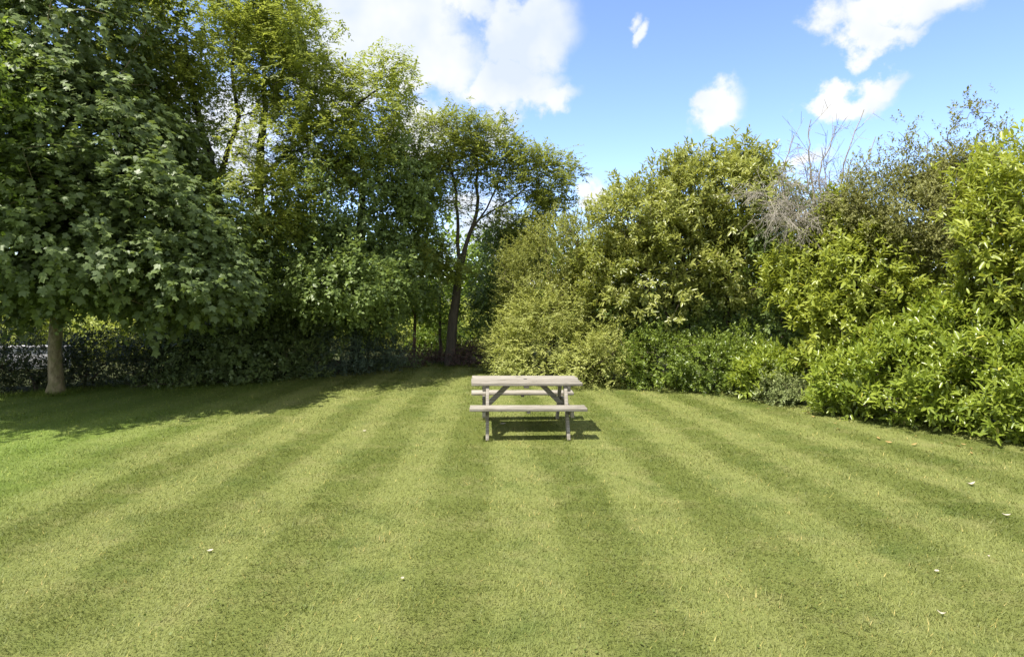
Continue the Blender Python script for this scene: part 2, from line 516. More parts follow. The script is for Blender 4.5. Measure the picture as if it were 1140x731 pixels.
def turf_nodes(n, l):
    """colour of the turf at a place: mowing stripes (nap of the grass), dry and lush patches"""
    g = n.new('ShaderNodeNewGeometry')
    sp = n.new('ShaderNodeSeparateXYZ'); l.new(g.outputs['Position'], sp.inputs[0])

    def M(op, a, b=None, c=None):
        k = n.new('ShaderNodeMath'); k.operation = op
        for i, v in enumerate((a, b, c)):
            if v is None: continue
            if isinstance(v, (int, float)): k.inputs[i].default_value = v
            else: l.new(v, k.inputs[i])
        return k.outputs[0]

    def NO(scale, detail, off, rough=.6):
        t = n.new('ShaderNodeTexNoise'); t.inputs['Scale'].default_value = scale
        t.inputs['Detail'].default_value = detail; t.inputs['Roughness'].default_value = rough
        mp = n.new('ShaderNodeMapping'); mp.inputs['Location'].default_value = (off, off * .7, 0)
        l.new(g.outputs['Position'], mp.inputs[0]); l.new(mp.outputs[0], t.inputs['Vector'])
        return t.outputs['Fac']
    X, Y = sp.outputs[0], sp.outputs[1]
    edge = M('MULTIPLY', M('SUBTRACT', NO(1.1, 4, 2.), .5), .36)
    edge2 = M('MULTIPLY', M('SUBTRACT', NO(9, 6, 5., .7), .5), .55)
    k = M('ADD', M('MULTIPLY', M('MAXIMUM', M('SUBTRACT', Y, 5.5), 0.0), .040), 1.0)
    u = M('DIVIDE', M('ADD', M('ADD', M('MULTIPLY', M('ADD', X, M('MULTIPLY', Y, .04)), k), edge), edge2), 1.20)
    # dark band centred at u = -.25 (+ whole numbers)
    s = M('MULTIPLY', M('COSINE', M('MULTIPLY', M('ADD', u, .22), 2 * math.pi)), 2.0)
    sm = n.new('ShaderNodeMapRange'); sm.interpolation_type = 'SMOOTHSTEP'
    sm.inputs['From Min'].default_value = -1.0; sm.inputs['From Max'].default_value = 1.0
    l.new(s, sm.inputs['Value'])
    strong = M('ADD', M('MULTIPLY', NO(.55, 3, 9.), 1.5), -.10)
    nearf = M('MINIMUM', M('MAXIMUM', M('DIVIDE', M('SUBTRACT', Y, 1.0), 5.0), .35), 1.0)
    dark = M('MULTIPLY', M('MULTIPLY', sm.outputs[0], M('MINIMUM', strong, 1.0)), nearf)
    c1 = n.new('ShaderNodeMix'); c1.data_type = 'RGBA'
    l.new(dark, c1.inputs[0])
    c1.inputs[6].default_value = TURF_L; c1.inputs[7].default_value = TURF_D
    dry = n.new('ShaderNodeMapRange'); dry.inputs['From Min'].default_value = .50; dry.inputs['From Max'].default_value = .72
    l.new(NO(2.3, 7, 21., .68), dry.inputs['Value'])
    c2 = n.new('ShaderNodeMix'); c2.data_type = 'RGBA'
    l.new(M('MULTIPLY', dry.outputs[0], .55), c2.inputs[0]); l.new(c1.outputs[2], c2.inputs[6])
    c2.inputs[7].default_value = TURF_Y
    lush = n.new('ShaderNodeMapRange'); lush.inputs['From Min'].default_value = .52; lush.inputs['From Max'].default_value = .70
    l.new(NO(1.4, 7, 33., .65), lush.inputs['Value'])
    c3 = n.new('ShaderNodeMix'); c3.data_type = 'RGBA'
    l.new(M('MULTIPLY', lush.outputs[0], .6), c3.inputs[0]); l.new(c2.outputs[2], c3.inputs[6])
    c3.inputs[7].default_value = TURF_G
    # fresher green on the left; the colour also lightens the tree shade there
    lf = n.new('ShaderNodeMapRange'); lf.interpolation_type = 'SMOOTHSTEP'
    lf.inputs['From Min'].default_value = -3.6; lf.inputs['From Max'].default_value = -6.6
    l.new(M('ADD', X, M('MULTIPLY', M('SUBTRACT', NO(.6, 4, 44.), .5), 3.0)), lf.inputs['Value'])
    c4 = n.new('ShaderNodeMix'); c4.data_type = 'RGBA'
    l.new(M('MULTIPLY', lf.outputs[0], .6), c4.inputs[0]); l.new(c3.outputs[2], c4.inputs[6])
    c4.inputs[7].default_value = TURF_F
    return c4.outputs[2], NO


TURF_L = (.232, .254, .072, 1)
TURF_D = (.114, .143, .024, 1)
TURF_Y = (.310, .292, .115, 1)
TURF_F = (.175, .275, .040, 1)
TURF_G = (.095, .140, .026, 1)

m_lawn, n, l = new_mat('lawn_turf')
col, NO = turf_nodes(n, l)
fine = NO(60, 6, 3., .75)
rr = n.new('ShaderNodeMapRange'); rr.inputs['From Min'].default_value = .3; rr.inputs['From Max'].default_value = .7
rr.inputs['To Min'].default_value = .45; rr.inputs['To Max'].default_value = 1.15
l.new(fine, rr.inputs['Value'])
mc = n.new('ShaderNodeMix'); mc.data_type = 'RGBA'; mc.blend_type = 'MULTIPLY'; mc.inputs[0].default_value = 1
l.new(col, mc.inputs[6]); l.new(rr.outputs[0], mc.inputs[7])
p = n.new('ShaderNodeBsdfPrincipled'); p.inputs['Roughness'].default_value = .9; p.inputs['Specular IOR Level'].default_value = .15
l.new(mc.outputs[2], p.inputs['Base Color'])
bp = n.new('ShaderNodeBump'); bp.inputs['Strength'].default_value = .8; bp.inputs['Distance'].default_value = .02
l.new(fine, bp.inputs['Height']); l.new(bp.outputs[0], p.inputs['Normal'])
o = n.new('ShaderNodeOutputMaterial'); l.new(p.outputs[0], o.inputs[0])

m_blade, n, l = new_mat('grass_blade')
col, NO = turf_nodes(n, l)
va = n.new('ShaderNodeAttribute'); va.attribute_name = 'var'
rr = n.new('ShaderNodeValToRGB')
rr.color_ramp.elements[0].color = (.62, .66, .55, 1); rr.color_ramp.elements[1].color = (1.42, 1.36, 1.25, 1)
e = rr.color_ramp.elements.new(.93); e.color = (1.25, 1.25, 1.1, 1)
rr.color_ramp.elements[-1].color = (2.3, 1.75, 1.9, 1)
l.new(va.outputs['Fac'], rr.inputs[0])
mc = n.new('ShaderNodeMix'); mc.data_type = 'RGBA'; mc.blend_type = 'MULTIPLY'; mc.inputs[0].default_value = 1
l.new(col, mc.inputs[6]); l.new(rr.outputs[0], mc.inputs[7])
p = n.new('ShaderNodeBsdfPrincipled'); p.inputs['Roughness'].default_value = .55; p.inputs['Specular IOR Level'].default_value = .3
l.new(mc.outputs[2], p.inputs['Base Color'])
t = n.new('ShaderNodeBsdfTranslucent'); l.new(mc.outputs[2], t.inputs['Color'])
ms = n.new('ShaderNodeMixShader'); ms.inputs[0].default_value = .3
l.new(p.outputs[0], ms.inputs[1]); l.new(t.outputs[0], ms.inputs[2])
o = n.new('ShaderNodeOutputMaterial'); l.new(ms.outputs[0], o.inputs[0])

m_soil, n, l = new_mat('leaf_litter_soil')
g = n.new('ShaderNodeNewGeometry')
t1 = n.new('ShaderNodeTexNoise'); t1.inputs['Scale'].default_value = 3.5; t1.inputs['Detail'].default_value = 10
l.new(g.outputs['Position'], t1.inputs['Vector'])
cr = n.new('ShaderNodeValToRGB')
cr.color_ramp.elements[0].position = .35; cr.color_ramp.elements[0].color = (.035, .040, .018, 1)
cr.color_ramp.elements[1].position = .68; cr.color_ramp.elements[1].color = (.085, .095, .035, 1)
l.new(t1.outputs['Fac'], cr.inputs[0])
p = n.new('ShaderNodeBsdfPrincipled'); p.inputs['Roughness'].default_value = .95; p.inputs['Specular IOR Level'].default_value = .1
l.new(cr.outputs[0], p.inputs['Base Color'])
o = n.new('ShaderNodeOutputMaterial'); l.new(p.outputs[0], o.inputs[0])

gs = 900.0
ground = np_mesh('ground', np.array([(-gs, -gs, 0), (gs, -gs, 0), (gs, gs, 0), (-gs, gs, 0)]), [0, 1, 2, 3], [4], m_soil)
tag(ground, kind='structure')
lawn = np_mesh('lawn', np.array([(x, y, .012) for x, y in LAWN]), list(range(len(LAWN))), [len(LAWN)], m_lawn)
tag(lawn, kind='structure')

# grass blades: dense near the camera, larger and sparser further off
rng = np.random.default_rng(11)
bx, by = [], []
for (y0, y1, den) in ((1.6, 3.0, 2200), (3.0, 4.4, 6500), (4.4, 6.0, 4600), (6, 8, 2600), (8, 10.5, 1400), (10.5, 13, 900), (13, 16.6, 700)):
    hw = y1 * .86 + 1.0
    k = int(2 * hw * (y1 - y0) * den)
    bx.append(rng.uniform(-hw, hw, k)); by.append(rng.uniform(y0, y1, k))
bx = np.concatenate(bx); by = np.concatenate(by)
ok = in_poly(bx, by, LAWN)
bx, by = bx[ok], by[ok]
k = len(bx)
# unmown fringe at the lawn edge and round the maple and the table legs
fr = np.random.default_rng(12)
fx, fy, fh = [], [], []
for i in range(1, len(LAWN) - 2):
    (x1, y1), (x2, y2) = LAWN[i], LAWN[i + 1]
    L_ = math.hypot(x2 - x1, y2 - y1); q = int(L_ * 420)
    t_ = fr.random(q)
    fx.append(x1 + (x2 - x1) * t_ + fr.normal(0, .13, q)); fy.append(y1 + (y2 - y1) * t_ + fr.normal(0, .13, q)); fh.append(fr.uniform(.03, .10, q))
mb = at(62, 440, 12.1)
q = 900; a_ = fr.uniform(0, 6.28, q); r_ = fr.uniform(.16, .42, q)
fx.append(mb[0] + np.cos(a_) * r_); fy.append(mb[1] + np.sin(a_) * r_); fh.append(fr.uniform(.04, .13, q) * (1.15 - r_))
for (lx, ly) in ((-.545, -.66), (.545, -.66), (-.545, .66), (.545, .66)):
    q = 90; a_ = fr.uniform(0, 6.28, q); r_ = fr.uniform(.02, .09, q)
    fx.append(.185 + lx - ly * .045 + np.cos(a_) * r_); fy.append(9.08 + ly + lx * .045 + np.sin(a_) * r_); fh.append(fr.uniform(.03, .065, q))
fx = np.concatenate(fx); fy = np.concatenate(fy); fh = np.concatenate(fh)
bx = np.concatenate([bx, fx]); by = np.concatenate([by, fy]); k = len(bx)
tuft = np.sin(bx * 5.1 + np.sin(by * 3.3) * 2) * np.sin(by * 4.7 + np.sin(bx * 2.9) * 2)
h = rng.uniform(.012, .026, k) * (1 + .25 * tuft) * (1 + .03 * by)
h = h * np.where(rng.random(k) < .05, 1.7, 1.0)
h[-len(fh):] = fh
w = .0030 + .0006 * by
ang = rng.uniform(0, 2 * math.pi, k)
lean = rng.uniform(.4, 1.5, k)
nap = np.cos(2 * math.pi * (stripe_phase(bx, by) + .22))      # nap of the mown stripes
dx = np.cos(ang) * lean; dy = np.sin(ang) * lean - nap * .45
sx = -np.sin(ang + rng.normal(0, .5, k)); sy = np.cos(ang)
P0 = np.stack([bx - sx * w / 2, by - sy * w / 2, np.full(k, .010)], 1)
P1 = np.stack([bx + sx * w / 2, by + sy * w / 2, np.full(k, .010)], 1)
P2 = np.stack([bx + dx * h, by + dy * h, .010 + h], 1)
V = np.stack([P0, P1, P2], 1).reshape(-1, 3)
gv = np.clip(rng.normal(.45, .22, k), 0, .92)
gv = np.where(rng.random(k) < .022, 1.0, gv)
grass = np_mesh('lawn_grass', V, np.arange(3 * k), np.full(k, 3), m_blade, None, np.repeat(gv, 3))
tag(grass, kind='stuff')

# clover and small weeds growing in the near turf
m_clover = foliage_mat('clover_leaf', (.095, .135, .026), (.175, .215, .046), (.18, .24, .03), .3, .5, .3)
kc = 30000
yy = rng.uniform(2.2, 8.0, kc) ; xx = rng.uniform(-1, 1, kc) * (yy * .86 + .8)
pm = np.sin(xx * 1.7 + 1.3 * np.sin(yy * 1.1)) + np.sin(yy * 1.9 + 1.1 * np.sin(xx * 1.3 + 2)) + .6 * np.sin(xx * 5.3) * np.sin(yy * 4.1)
ok = (pm + rng.normal(0, .35, kc) > .75) & in_poly(xx, yy, LAWN)
xx, yy = xx[ok], yy[ok]; kc = len(xx)
D = nrm(np.stack([rng.normal(size=kc), rng.normal(size=kc), rng.normal(size=kc) * .25], 1))
Nn = nrm(np.stack([rng.normal(size=kc) * .3, rng.normal(size=kc) * .3, np.ones(kc)], 1))
Nn = nrm(Nn - D * np.sum(Nn * D, 1, keepdims=True))
Lc = rng.uniform(.011, .021, kc)
clover = leaves_obj('clover', (np.stack([xx, yy, rng.uniform(.020, .032, kc)], 1), D, Nn, Lc, Lc * .9, np.clip(rng.normal(.5, .25, kc), 0, 1)), 'oval', m_clover, None)
tag(clover, kind='stuff')

# ------------------------------------------------------------------ plant materials
FM = {
    'maple': foliage_mat('maple_leaf', (.095, .135, .048), (.20, .265, .075), (.28, .36, .04), .32, .46, .45),
    'light': foliage_mat('light_leaf', (.13, .20, .032), (.27, .36, .06), (.36, .46, .04), .45, .45, .35),
    'locust': foliage_mat('yellow_green_leaflet', (.205, .245, .042), (.38, .425, .080), (.48, .53, .07), .52, .45, .3),
    'gap': foliage_mat('pinnate_leaflet', (.17, .205, .038), (.33, .365, .075), (.42, .46, .07), .48, .45, .3),
    'dense': foliage_mat('dark_broad_leaf', (.125, .18, .05), (.245, .32, .085), (.30, .38, .06), .42, .42, .4),
    'hedge': foliage_mat('dark_hedge_leaf', (.045, .062, .026), (.10, .13, .042), (.10, .13, .02), .28, .4, .4),
    'shade': foliage_mat('shade_shrub_leaf', (.105, .15, .052), (.23, .30, .09), (.2, .26, .04), .33, .4, .5),
    'yew': foliage_mat('yew_needle', (.075, .11, .075), (.155, .205, .12), (.10, .14, .04), .25, .5, .3),
    'laurel': foliage_mat('laurel_leaf', (.17, .235, .030), (.37, .43, .065), (.44, .52, .04), .40, .30, .5, tip=(.60, .55, .10)),
    'laureld': foliage_mat('deep_laurel_leaf', (.12, .175, .028), (.25, .315, .048), (.28, .38, .03), .36, .36, .5),
    'magnolia': foliage_mat('pale_glossy_leaf', (.19, .225, .045), (.43, .44, .12), (.46, .48, .06), .40, .33, .5, tip=(.62, .55, .18)),
    'feather': foliage_mat('feathery_pale_leaf', (.25, .285, .065), (.50, .51, .16), (.50, .52, .08), .42, .5, .3),
    'tall': foliage_mat('olive_green_leaf', (.18, .205, .045), (.37, .38, .10), (.42, .44, .06), .40, .5, .3),
    'olive': foliage_mat('olive_small_leaf', (.18, .19, .06), (.34, .335, .115), (.36, .36, .06), .40, .5, .3),
    'gold': foliage_mat('golden_green_leaf', (.20, .25, .032), (.44, .48, .085), (.50, .54, .04), .40, .34, .5, tip=(.66, .56, .10)),
    'grey': foliage_mat('grey_green_leaf', (.16, .20, .07), (.32, .36, .13), (.3, .33, .10), .33, .5, .3),
    'purple': foliage_mat('purple_brown_leaf', (.09, .062, .054), (.20, .125, .10), (.2, .1, .06), .33, .5, .3),
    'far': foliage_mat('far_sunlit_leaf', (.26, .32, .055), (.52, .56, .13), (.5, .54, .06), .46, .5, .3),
}
BK = {
    'gapbark': bark_mat('grey_brown_bark', (.035, .028, .019), (.105, .085, .058), 9, .22),
    'maple': bark_mat('pale_maple_bark', (.12, .092, .042), (.40, .335, .19), 13, .5, lichen=(.19, .185, .065)),
    'dark': bark_mat('dark_bark', (.022, .018, .013), (.065, .054, .038), 9, .22),
    'brown': bark_mat('brown_stem_bark', (.05, .038, .025), (.12, .09, .06), 12, .25),
    'grey': bark_mat('weathered_grey_twig', (.22, .19, .15), (.46, .42, .35), 16, .4),
    'red': bark_mat('reddish_sapling_bark', (.10, .055, .035), (.19, .11, .075), 12, .3),
}


def plant(name, label, cat, base, lst, species, leaf, bark, seed, spacing, stems=None, group=None, inner=.3, lump=.22,
          dens=1.0, sk=90, tip=.006, woody=('trunk', 'crown'), sag=.12, extra=None, cull=.6):
    rng = np.random.default_rng(seed)
    root = empty(name, (base[0], base[1], 0))
    tag(root, label, cat, group)
    P, O = clumps_of(lst, spacing, rng, inner, lump, cull)
    if extra is not None:
        P = np.concatenate([P, extra]); O = np.concatenate([O, nrm(np.tile([0, 0, 1.], (len(extra), 1)) + rng.normal(size=(len(extra), 3)) * .5)])
    if stems is None:
        C, Q = ells(lst)
        stems = []
        for c, q in zip(C, Q):
            for _ in range(2):
                b = np.array([base[0] + (c[0] - base[0]) * .7 + rng.normal() * .12, base[1] + (c[1] - base[1]) * .8 + rng.normal() * .12, -.05])
                stems.append([(*b, .03), (*((b + c) / 2 + rng.normal(size=3) * .1), .024), (*(c + rng.normal(size=3) * .15), .016)])
    tg = P if len(P) <= sk else P[rng.permutation(len(P))[:sk]]
    if extra is not None:
        tg = np.concatenate([tg, extra])
    ch = skeleton(stems, tg, rng, tip=tip, sag=sag)
    tubes_obj(woody[0], ch, BK[bark], root)
    leaves_obj(woody[1], sprays(P, O, species, rng, dens), SP[species]['shape'], FM[leaf], root)
    return root


def path(pts):
    return [(*at(x, y, d), r) for (x, y, d, r) in pts]


SHRUB = ('stems', 'foliage')

# ------------------------------------------------------------------ trees on the left
plant('broadleaf_tree', 'fresh green tree whose foliage hangs in at the left edge beside the dark maple', 'tree', (-10.6, 9.6),
      [(-75, 130, 9.0, 85, 150, 1.5), (-170, 30, 9.6, 120, 190, 2.1), (-230, 150, 10, 110, 130, 2.0)],
      'broad', 'light', 'brown', 101, .36,
      [[(-10.6, 9.6, -.1, .17), (-10.5, 9.6, 2.0, .14), (-10.2, 9.5, 4.0, .11), (-10.0, 9.4, 6.0, .07)]], sk=220, dens=.6)

b0 = at(62, 440, 12.1)
plant('maple_tree', 'dark green maple with a pale bare trunk standing at the left lawn edge', 'tree', (b0[0], b0[1]),
      [(75, 40, 12.2, 95, 105, 2.2), (90, 165, 11.9, 130, 95, 2.6), (120, 255, 11.4, 140, 85, 2.4), (200, 305, 11.2, 80, 60, 1.5),
       (20, 285, 11.4, 80, 62, 1.8)],
      'palmate', 'maple', 'maple', 102, .265,
      [[(b0[0], b0[1], -.1, .27), (b0[0], b0[1], .06, .17), (b0[0] + .01, b0[1], .22, .132), (b0[0] - .015, b0[1], .6, .120), (b0[0] + .03, b0[1], 1.6, .108),
        (b0[0] + .1, b0[1] - .1, 3.2, .10), (b0[0] + .25, b0[1], 5.0, .07), (b0[0] + .2, b0[1], 6.6, .04)]], sk=260)

plant('locust_tree', 'tall open yellow green tree with forked dark stems rising behind the maple', 'tree', tuple(at(262, 420, 14.4)[:2]),
      [(215, 40, 13.7, 85, 70, 1.5), (172, 95, 13.3, 48, 45, 1.1), (255, -10, 14, 100, 42, 1.6), (295, 225, 13.0, 55, 40, 1.1),
       (195, 190, 13.8, 35, 55, 1.0), (215, 140, 13.9, 38, 34, .9), (305, 70, 13.8, 50, 70, 1.5)],
      'pinnate', 'locust', 'dark', 103, .40,
      [path([(262, 424, 14.4, .17), (256, 320, 14.3, .15), (240, 215, 14.2, .12), (234, 182, 14.1, .10), (223, 140, 14, .075), (214, 100, 13.9, .055), (205, 40, 13.9, .03)]),
       path([(240, 215, 14.2, .07), (254, 165, 14.0, .05), (266, 130, 13.9, .045), (258, 80, 13.9, .03), (262, 20, 14, .02)])],
      sk=260, lump=.4, dens=.66, inner=.18)

plant('locust_tree', 'open yellow green tree with a straight stem and long limbs reaching towards the sky', 'tree', tuple(at(292, 420, 14.8)[:2]),
      [(345, 105, 14.2, 55, 48, 1.4), (405, 112, 14.4, 50, 36, 1.2), (441, 82, 14.4, 26, 20, .7), (325, 40, 14.4, 32, 50, 1.2),
       (330, 185, 13.8, 60, 45, 1.4), (385, 165, 14.3, 55, 40, 1.3)],
      'pinnate', 'locust', 'dark', 104, .40,
      [path([(292, 424, 14.8, .15), (290, 300, 14.7, .13), (289, 196, 14.6, .10), (290, 160, 14.5, .085), (296, 118, 14.5, .065), (292, 60, 14.5, .04), (300, -10, 14.5, .02)]),
       path([(290, 200, 14.6, .06), (330, 160, 14.4, .05), (372, 138, 14.4, .04), (420, 100, 14.4, .02)])],
      sk=220, lump=.38, dens=.66, inner=.18)

plant('dense_tree', 'dense dark tree with low layered boughs left of the lawn gap', 'tree', tuple(at(395, 418, 15.6)[:2]),
      [(400, 235, 15.0, 75, 75, 1.9), (385, 312, 13.1, 64, 34, .95), (350, 300, 14.2, 50, 45, 1.0), (445, 285, 15.4, 45, 55, 1.4), (330, 290, 14.4, 50, 60, 1.2), (445, 195, 15.2, 38, 50, 1.2), (395, 348, 14.7, 62, 26, .8)],
      'broad', 'dense', 'dark', 105, .36,
      [path([(395, 424, 15.6, .17), (398, 330, 15.5, .14), (402, 240, 15.3, .10), (408, 180, 15.2, .05)])], sk=220, lump=.28)

g0 = at(501, 409, 16.4)
plant('open_crowned_tree', 'slender tree with a leaning dark trunk and an airy feathery crown in the gap', 'tree', (g0[0], g0[1]),
      [(500, 150, 16.4, 40, 28, 1.1), (468, 165, 16.2, 38, 34, 1.1), (533, 152, 16.4, 26, 24, .9), (550, 160, 16.4, 26, 20, .8), (500, 188, 16.3, 34, 16, .8), (588, 180, 16.4, 28, 16, .8), (560, 186, 16.4, 34, 24, 1.0),
       (606, 200, 16.4, 30, 25, .9), (575, 232, 16.5, 48, 24, .9), (622, 190, 16.4, 20, 14, .6), (585, 262, 16.6, 30, 16, .6), (466, 222, 16.0, 34, 30, 1.0), (466, 288, 15.8, 34, 22, .9), (506, 300, 15.8, 22, 10, .5), (620, 225, 16.4, 22, 10, .5)],
      'airy', 'gap', 'gapbark', 106, .37,
      [path([(500, 414, 16.4, .18), (501, 402, 16.4, .142), (505, 350, 16.4, .12), (510, 305, 16.4, .095), (519, 272, 16.4, .055), (531, 235, 16.4, .045), (532, 190, 16.4, .034), (529, 150, 16.4, .03)]),
       path([(511, 302, 16.4, .055), (510, 255, 16.4, .045), (508, 215, 16.4, .036), (498, 175, 16.4, .03)]),
       path([(525, 255, 16.4, .03), (542, 232, 16.4, .024), (554, 205, 16.4, .022), (562, 180, 16.4, .014)]), path([(536, 240, 16.4, .025), (570, 222, 16.4, .02), (592, 205, 16.4, .014), (606, 190, 16.4, .01)])],
      sk=200, lump=.42, dens=.74, tip=.006, inner=.2)

plant('dark_evergreen', 'dark evergreen just behind the pale hedge top right of the leaning trunk', 'tree', tuple(at(560, 420, 17.8)[:2]),
      [(552, 300, 17.6, 26, 48, 1.1), (580, 275, 17.8, 30, 30, 1.1), (548, 350, 17.4, 20, 45, .9)], 'broad', 'dense', 'dark', 107, .36, sk=80)

# saplings and brush in the gap
for i, (x, d, lab, els) in enumerate((
        (461, 17.4, 'thin sapling with a reddish stem left of the leaning dark trunk', [(456, 325, 17.3, 32, 32, .9)]),
        (489, 18.0, 'thin sapling standing close to the left side of the leaning dark trunk', [(488, 335, 18.0, 26, 28, .8)]))):
    b = at(x, 410, d)
    plant('sapling', lab, 'tree', (b[0], b[1]), els, 'broad', 'light', 'red' if i == 0 else 'brown', 120 + i, .34,
          [[(b[0], d, -.05, .05), (b[0] + .02, d, 1.0, .042), (b[0], d, 2.2, .025)]], sk=60, dens=.7, group='saplings in the gap')
BRUSH = [
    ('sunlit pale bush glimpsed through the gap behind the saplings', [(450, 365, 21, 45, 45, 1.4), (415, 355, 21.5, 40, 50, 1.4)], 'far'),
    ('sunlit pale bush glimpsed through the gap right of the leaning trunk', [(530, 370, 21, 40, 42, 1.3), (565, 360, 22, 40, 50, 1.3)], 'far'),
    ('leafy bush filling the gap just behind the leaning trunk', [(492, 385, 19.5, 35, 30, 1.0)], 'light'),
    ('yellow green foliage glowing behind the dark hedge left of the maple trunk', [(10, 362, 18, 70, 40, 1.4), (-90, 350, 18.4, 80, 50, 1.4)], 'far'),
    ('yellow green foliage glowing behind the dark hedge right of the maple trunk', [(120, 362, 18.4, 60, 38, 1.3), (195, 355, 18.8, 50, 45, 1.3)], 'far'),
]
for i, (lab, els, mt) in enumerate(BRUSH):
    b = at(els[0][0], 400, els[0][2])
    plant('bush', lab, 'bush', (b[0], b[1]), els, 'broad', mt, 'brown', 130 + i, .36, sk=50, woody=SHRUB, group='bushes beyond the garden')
rng = np.random.default_rng(400)
fl = []
for i in range(26):
    a_ = -62 + i * 5.0 + rng.normal() * .8
    dd = 27 + rng.normal() * 2.0
    fl.append((CX + math.tan(R(a_)) * F, HY + 10 + rng.normal() * 6, dd / 1.0, F * 2.6 / dd, F * rng.uniform(2.3, 3.4) / dd, 1.8))
Pf, Of = clumps_of(fl, .75, rng, .2, .25)
SP['farleaf'] = dict(m=4, k=7, tl=.7, L=.26, W=.17, up=.1, out=.8, rnd=.7, jit=.3, fw=.5, droop=.2, ld=.25, nup=1.0, pat='spiral', shape='diamond')
fw = leaves_obj('far_wood', sprays(Pf, Of, 'farleaf', rng), 'diamond', FM['light'], None)
tag(fw, kind='stuff')
plant('purple_shrub', 'low purple brown shrub at the foot of the reddish sapling', 'shrub', tuple(at(468, 405, 16.8)[:2]),
      [(468, 400, 16.8, 28, 11, .5)], 'small', 'purple', 'brown', 141, .2, sk=40, woody=SHRUB, group='purple shrubs')
plant('purple_shrub', 'low purple brown shrub right of the leaning trunk beside the pale hedge', 'shrub', tuple(at(522, 405, 16.6)[:2]),
      [(522, 399, 16.6, 28, 15, .6)], 'small', 'purple', 'brown', 142, .2, sk=40, woody=SHRUB, group='purple shrubs')

# ------------------------------------------------------------------ lower shrubs along the left lawn edge
plant('hedge', 'dark clipped hedge running behind the pale maple trunk', 'hedge', tuple(at(60, 430, 12.9)[:2]),
      [(-150, 408, 11.6, 80, 48, .45), (-40, 410, 12.1, 70, 42, .4), (40, 408, 12.7, 60, 38, .4), (115, 405, 13.1, 60, 38, .45), (190, 400, 13.5, 55, 40, .5)],
      'small', 'hedge', 'brown', 151, .20, sk=120, woody=SHRUB, dens=.95, lump=.10, inner=.5)
plant('shrub', 'mixed dark green shrub under the drooping maple boughs right of its trunk', 'shrub', tuple(at(240, 420, 13.6)[:2]),
      [(225, 395, 13.6, 45, 38, .6), (265, 380, 13.7, 45, 48, .7)], 'broad', 'shade', 'brown', 152, .28, sk=70, woody=SHRUB)
plant('shrub', 'glossy dark shrub with pale glints between the maple and the dense tree', 'shrub', tuple(at(315, 418, 14.3)[:2]),
      [(312, 385, 14.2, 42, 42, .7), (300, 350, 14.6, 35, 40, .7), (340, 400, 14.4, 30, 25, .5)], 'laurel', 'shade', 'brown', 153, .28, sk=70, woody=SHRUB)
plant('yew_bush', 'blue grey fine leaved bush below the boughs of the dense tree', 'shrub', tuple(at(385, 415, 15.0)[:2]),
      [(372, 388, 14.8, 40, 36, .7), (415, 388, 15.3, 35, 32, .6)], 'fine', 'yew', 'brown', 154, .22, sk=70, woody=SHRUB)
plant('ground_cover_shrub', 'low spreading green plant at the lawn edge before the blue grey bush', 'shrub', tuple(at(425, 412, 15.5)[:2]),
      [(400, 412, 15.2, 40, 6, .3), (445, 409, 15.8, 30, 5, .3)], 'small', 'shade', 'brown', 155, .18, sk=30, woody=SHRUB,
      stems=[[(*at(365, 412, 15.0)[:2], .03, .012), (*at(400, 412, 15.2)[:2], .06, .012), (*at(430, 410, 15.6)[:2], .05, .012), (*at(470, 409, 15.9)[:2], .05, .01)]])
plant('ground_cover_shrub', 'low straggly green plant on the grass edge right of the maple trunk', 'shrub', tuple(at(215, 428, 13.2)[:2]),
      [(190, 424, 13.0, 45, 8, .3), (260, 420, 13.6, 40, 9, .3)], 'small', 'shade', 'brown', 156, .2, sk=30, woody=SHRUB,
      stems=[[(*at(150, 426, 12.8)[:2], .03, .012), (*at(190, 424, 13.0)[:2], .06, .012), (*at(225, 422, 13.3)[:2], .05, .012), (*at(290, 420, 13.8)[:2], .05, .01)]])

# ------------------------------------------------------------------ right hand border
plant('feathery_shrub', 'pale yellow green feathery bush right behind the picnic table', 'shrub', tuple(at(615, 415, 14.4)[:2]),
      [(610, 390, 14.0, 60, 42, .9), (562, 392, 14.9, 24, 30, .6), (668, 400, 13.2, 42, 34, .7), (612, 350, 14.2, 48, 28, .8)],
      'feather', 'feather', 'brown', 161, .225, sk=110, woody=SHRUB)
plant('tall_shrub', 'tall olive green shrub rising behind the feathery bush', 'shrub', tuple(at(615, 410, 15.5)[:2]),
      [(612, 285, 15.4, 48, 42, 1.1), (648, 272, 15.0, 42, 40, 1.0), (590, 320, 15.3, 40, 50, 1.0), (660, 330, 14.8, 40, 60, 1.0)],
      'small', 'tall', 'brown', 162, .235, sk=120, woody=SHRUB, lump=.25)
plant('magnolia_tree', 'large pale glossy leaved evergreen with upright shoots along its top', 'tree', tuple(at(765, 420, 13.8)[:2]),
      [(715, 240, 14.2, 50, 45, 1.3), (765, 225, 14.1, 55, 45, 1.3), (825, 225, 13.9, 48, 48, 1.3), (735, 305, 13.8, 70, 52, 1.1), (818, 300, 13.6, 52, 46, 1.0), (680, 320, 14.0, 34, 52, .9), (757, 186, 14.1, 15, 20, .4), (828, 180, 13.9, 24, 24, .6), (770, 275, 14.2, 60, 60, 1.0)],
      'bigleaf', 'magnolia', 'brown', 163, .265, inner=.4, sk=180, woody=('trunk', 'crown'), lump=.28,
      extra=np.array([at(758, 172, 14.1), at(762, 185, 13.5), at(830, 160, 13.4), at(822, 172, 13.4), at(838, 172, 13.4), at(690, 195, 13.6), at(712, 190, 13.6), at(700, 205, 13.6), at(863, 165, 13.3), at(785, 178, 13.5)]))
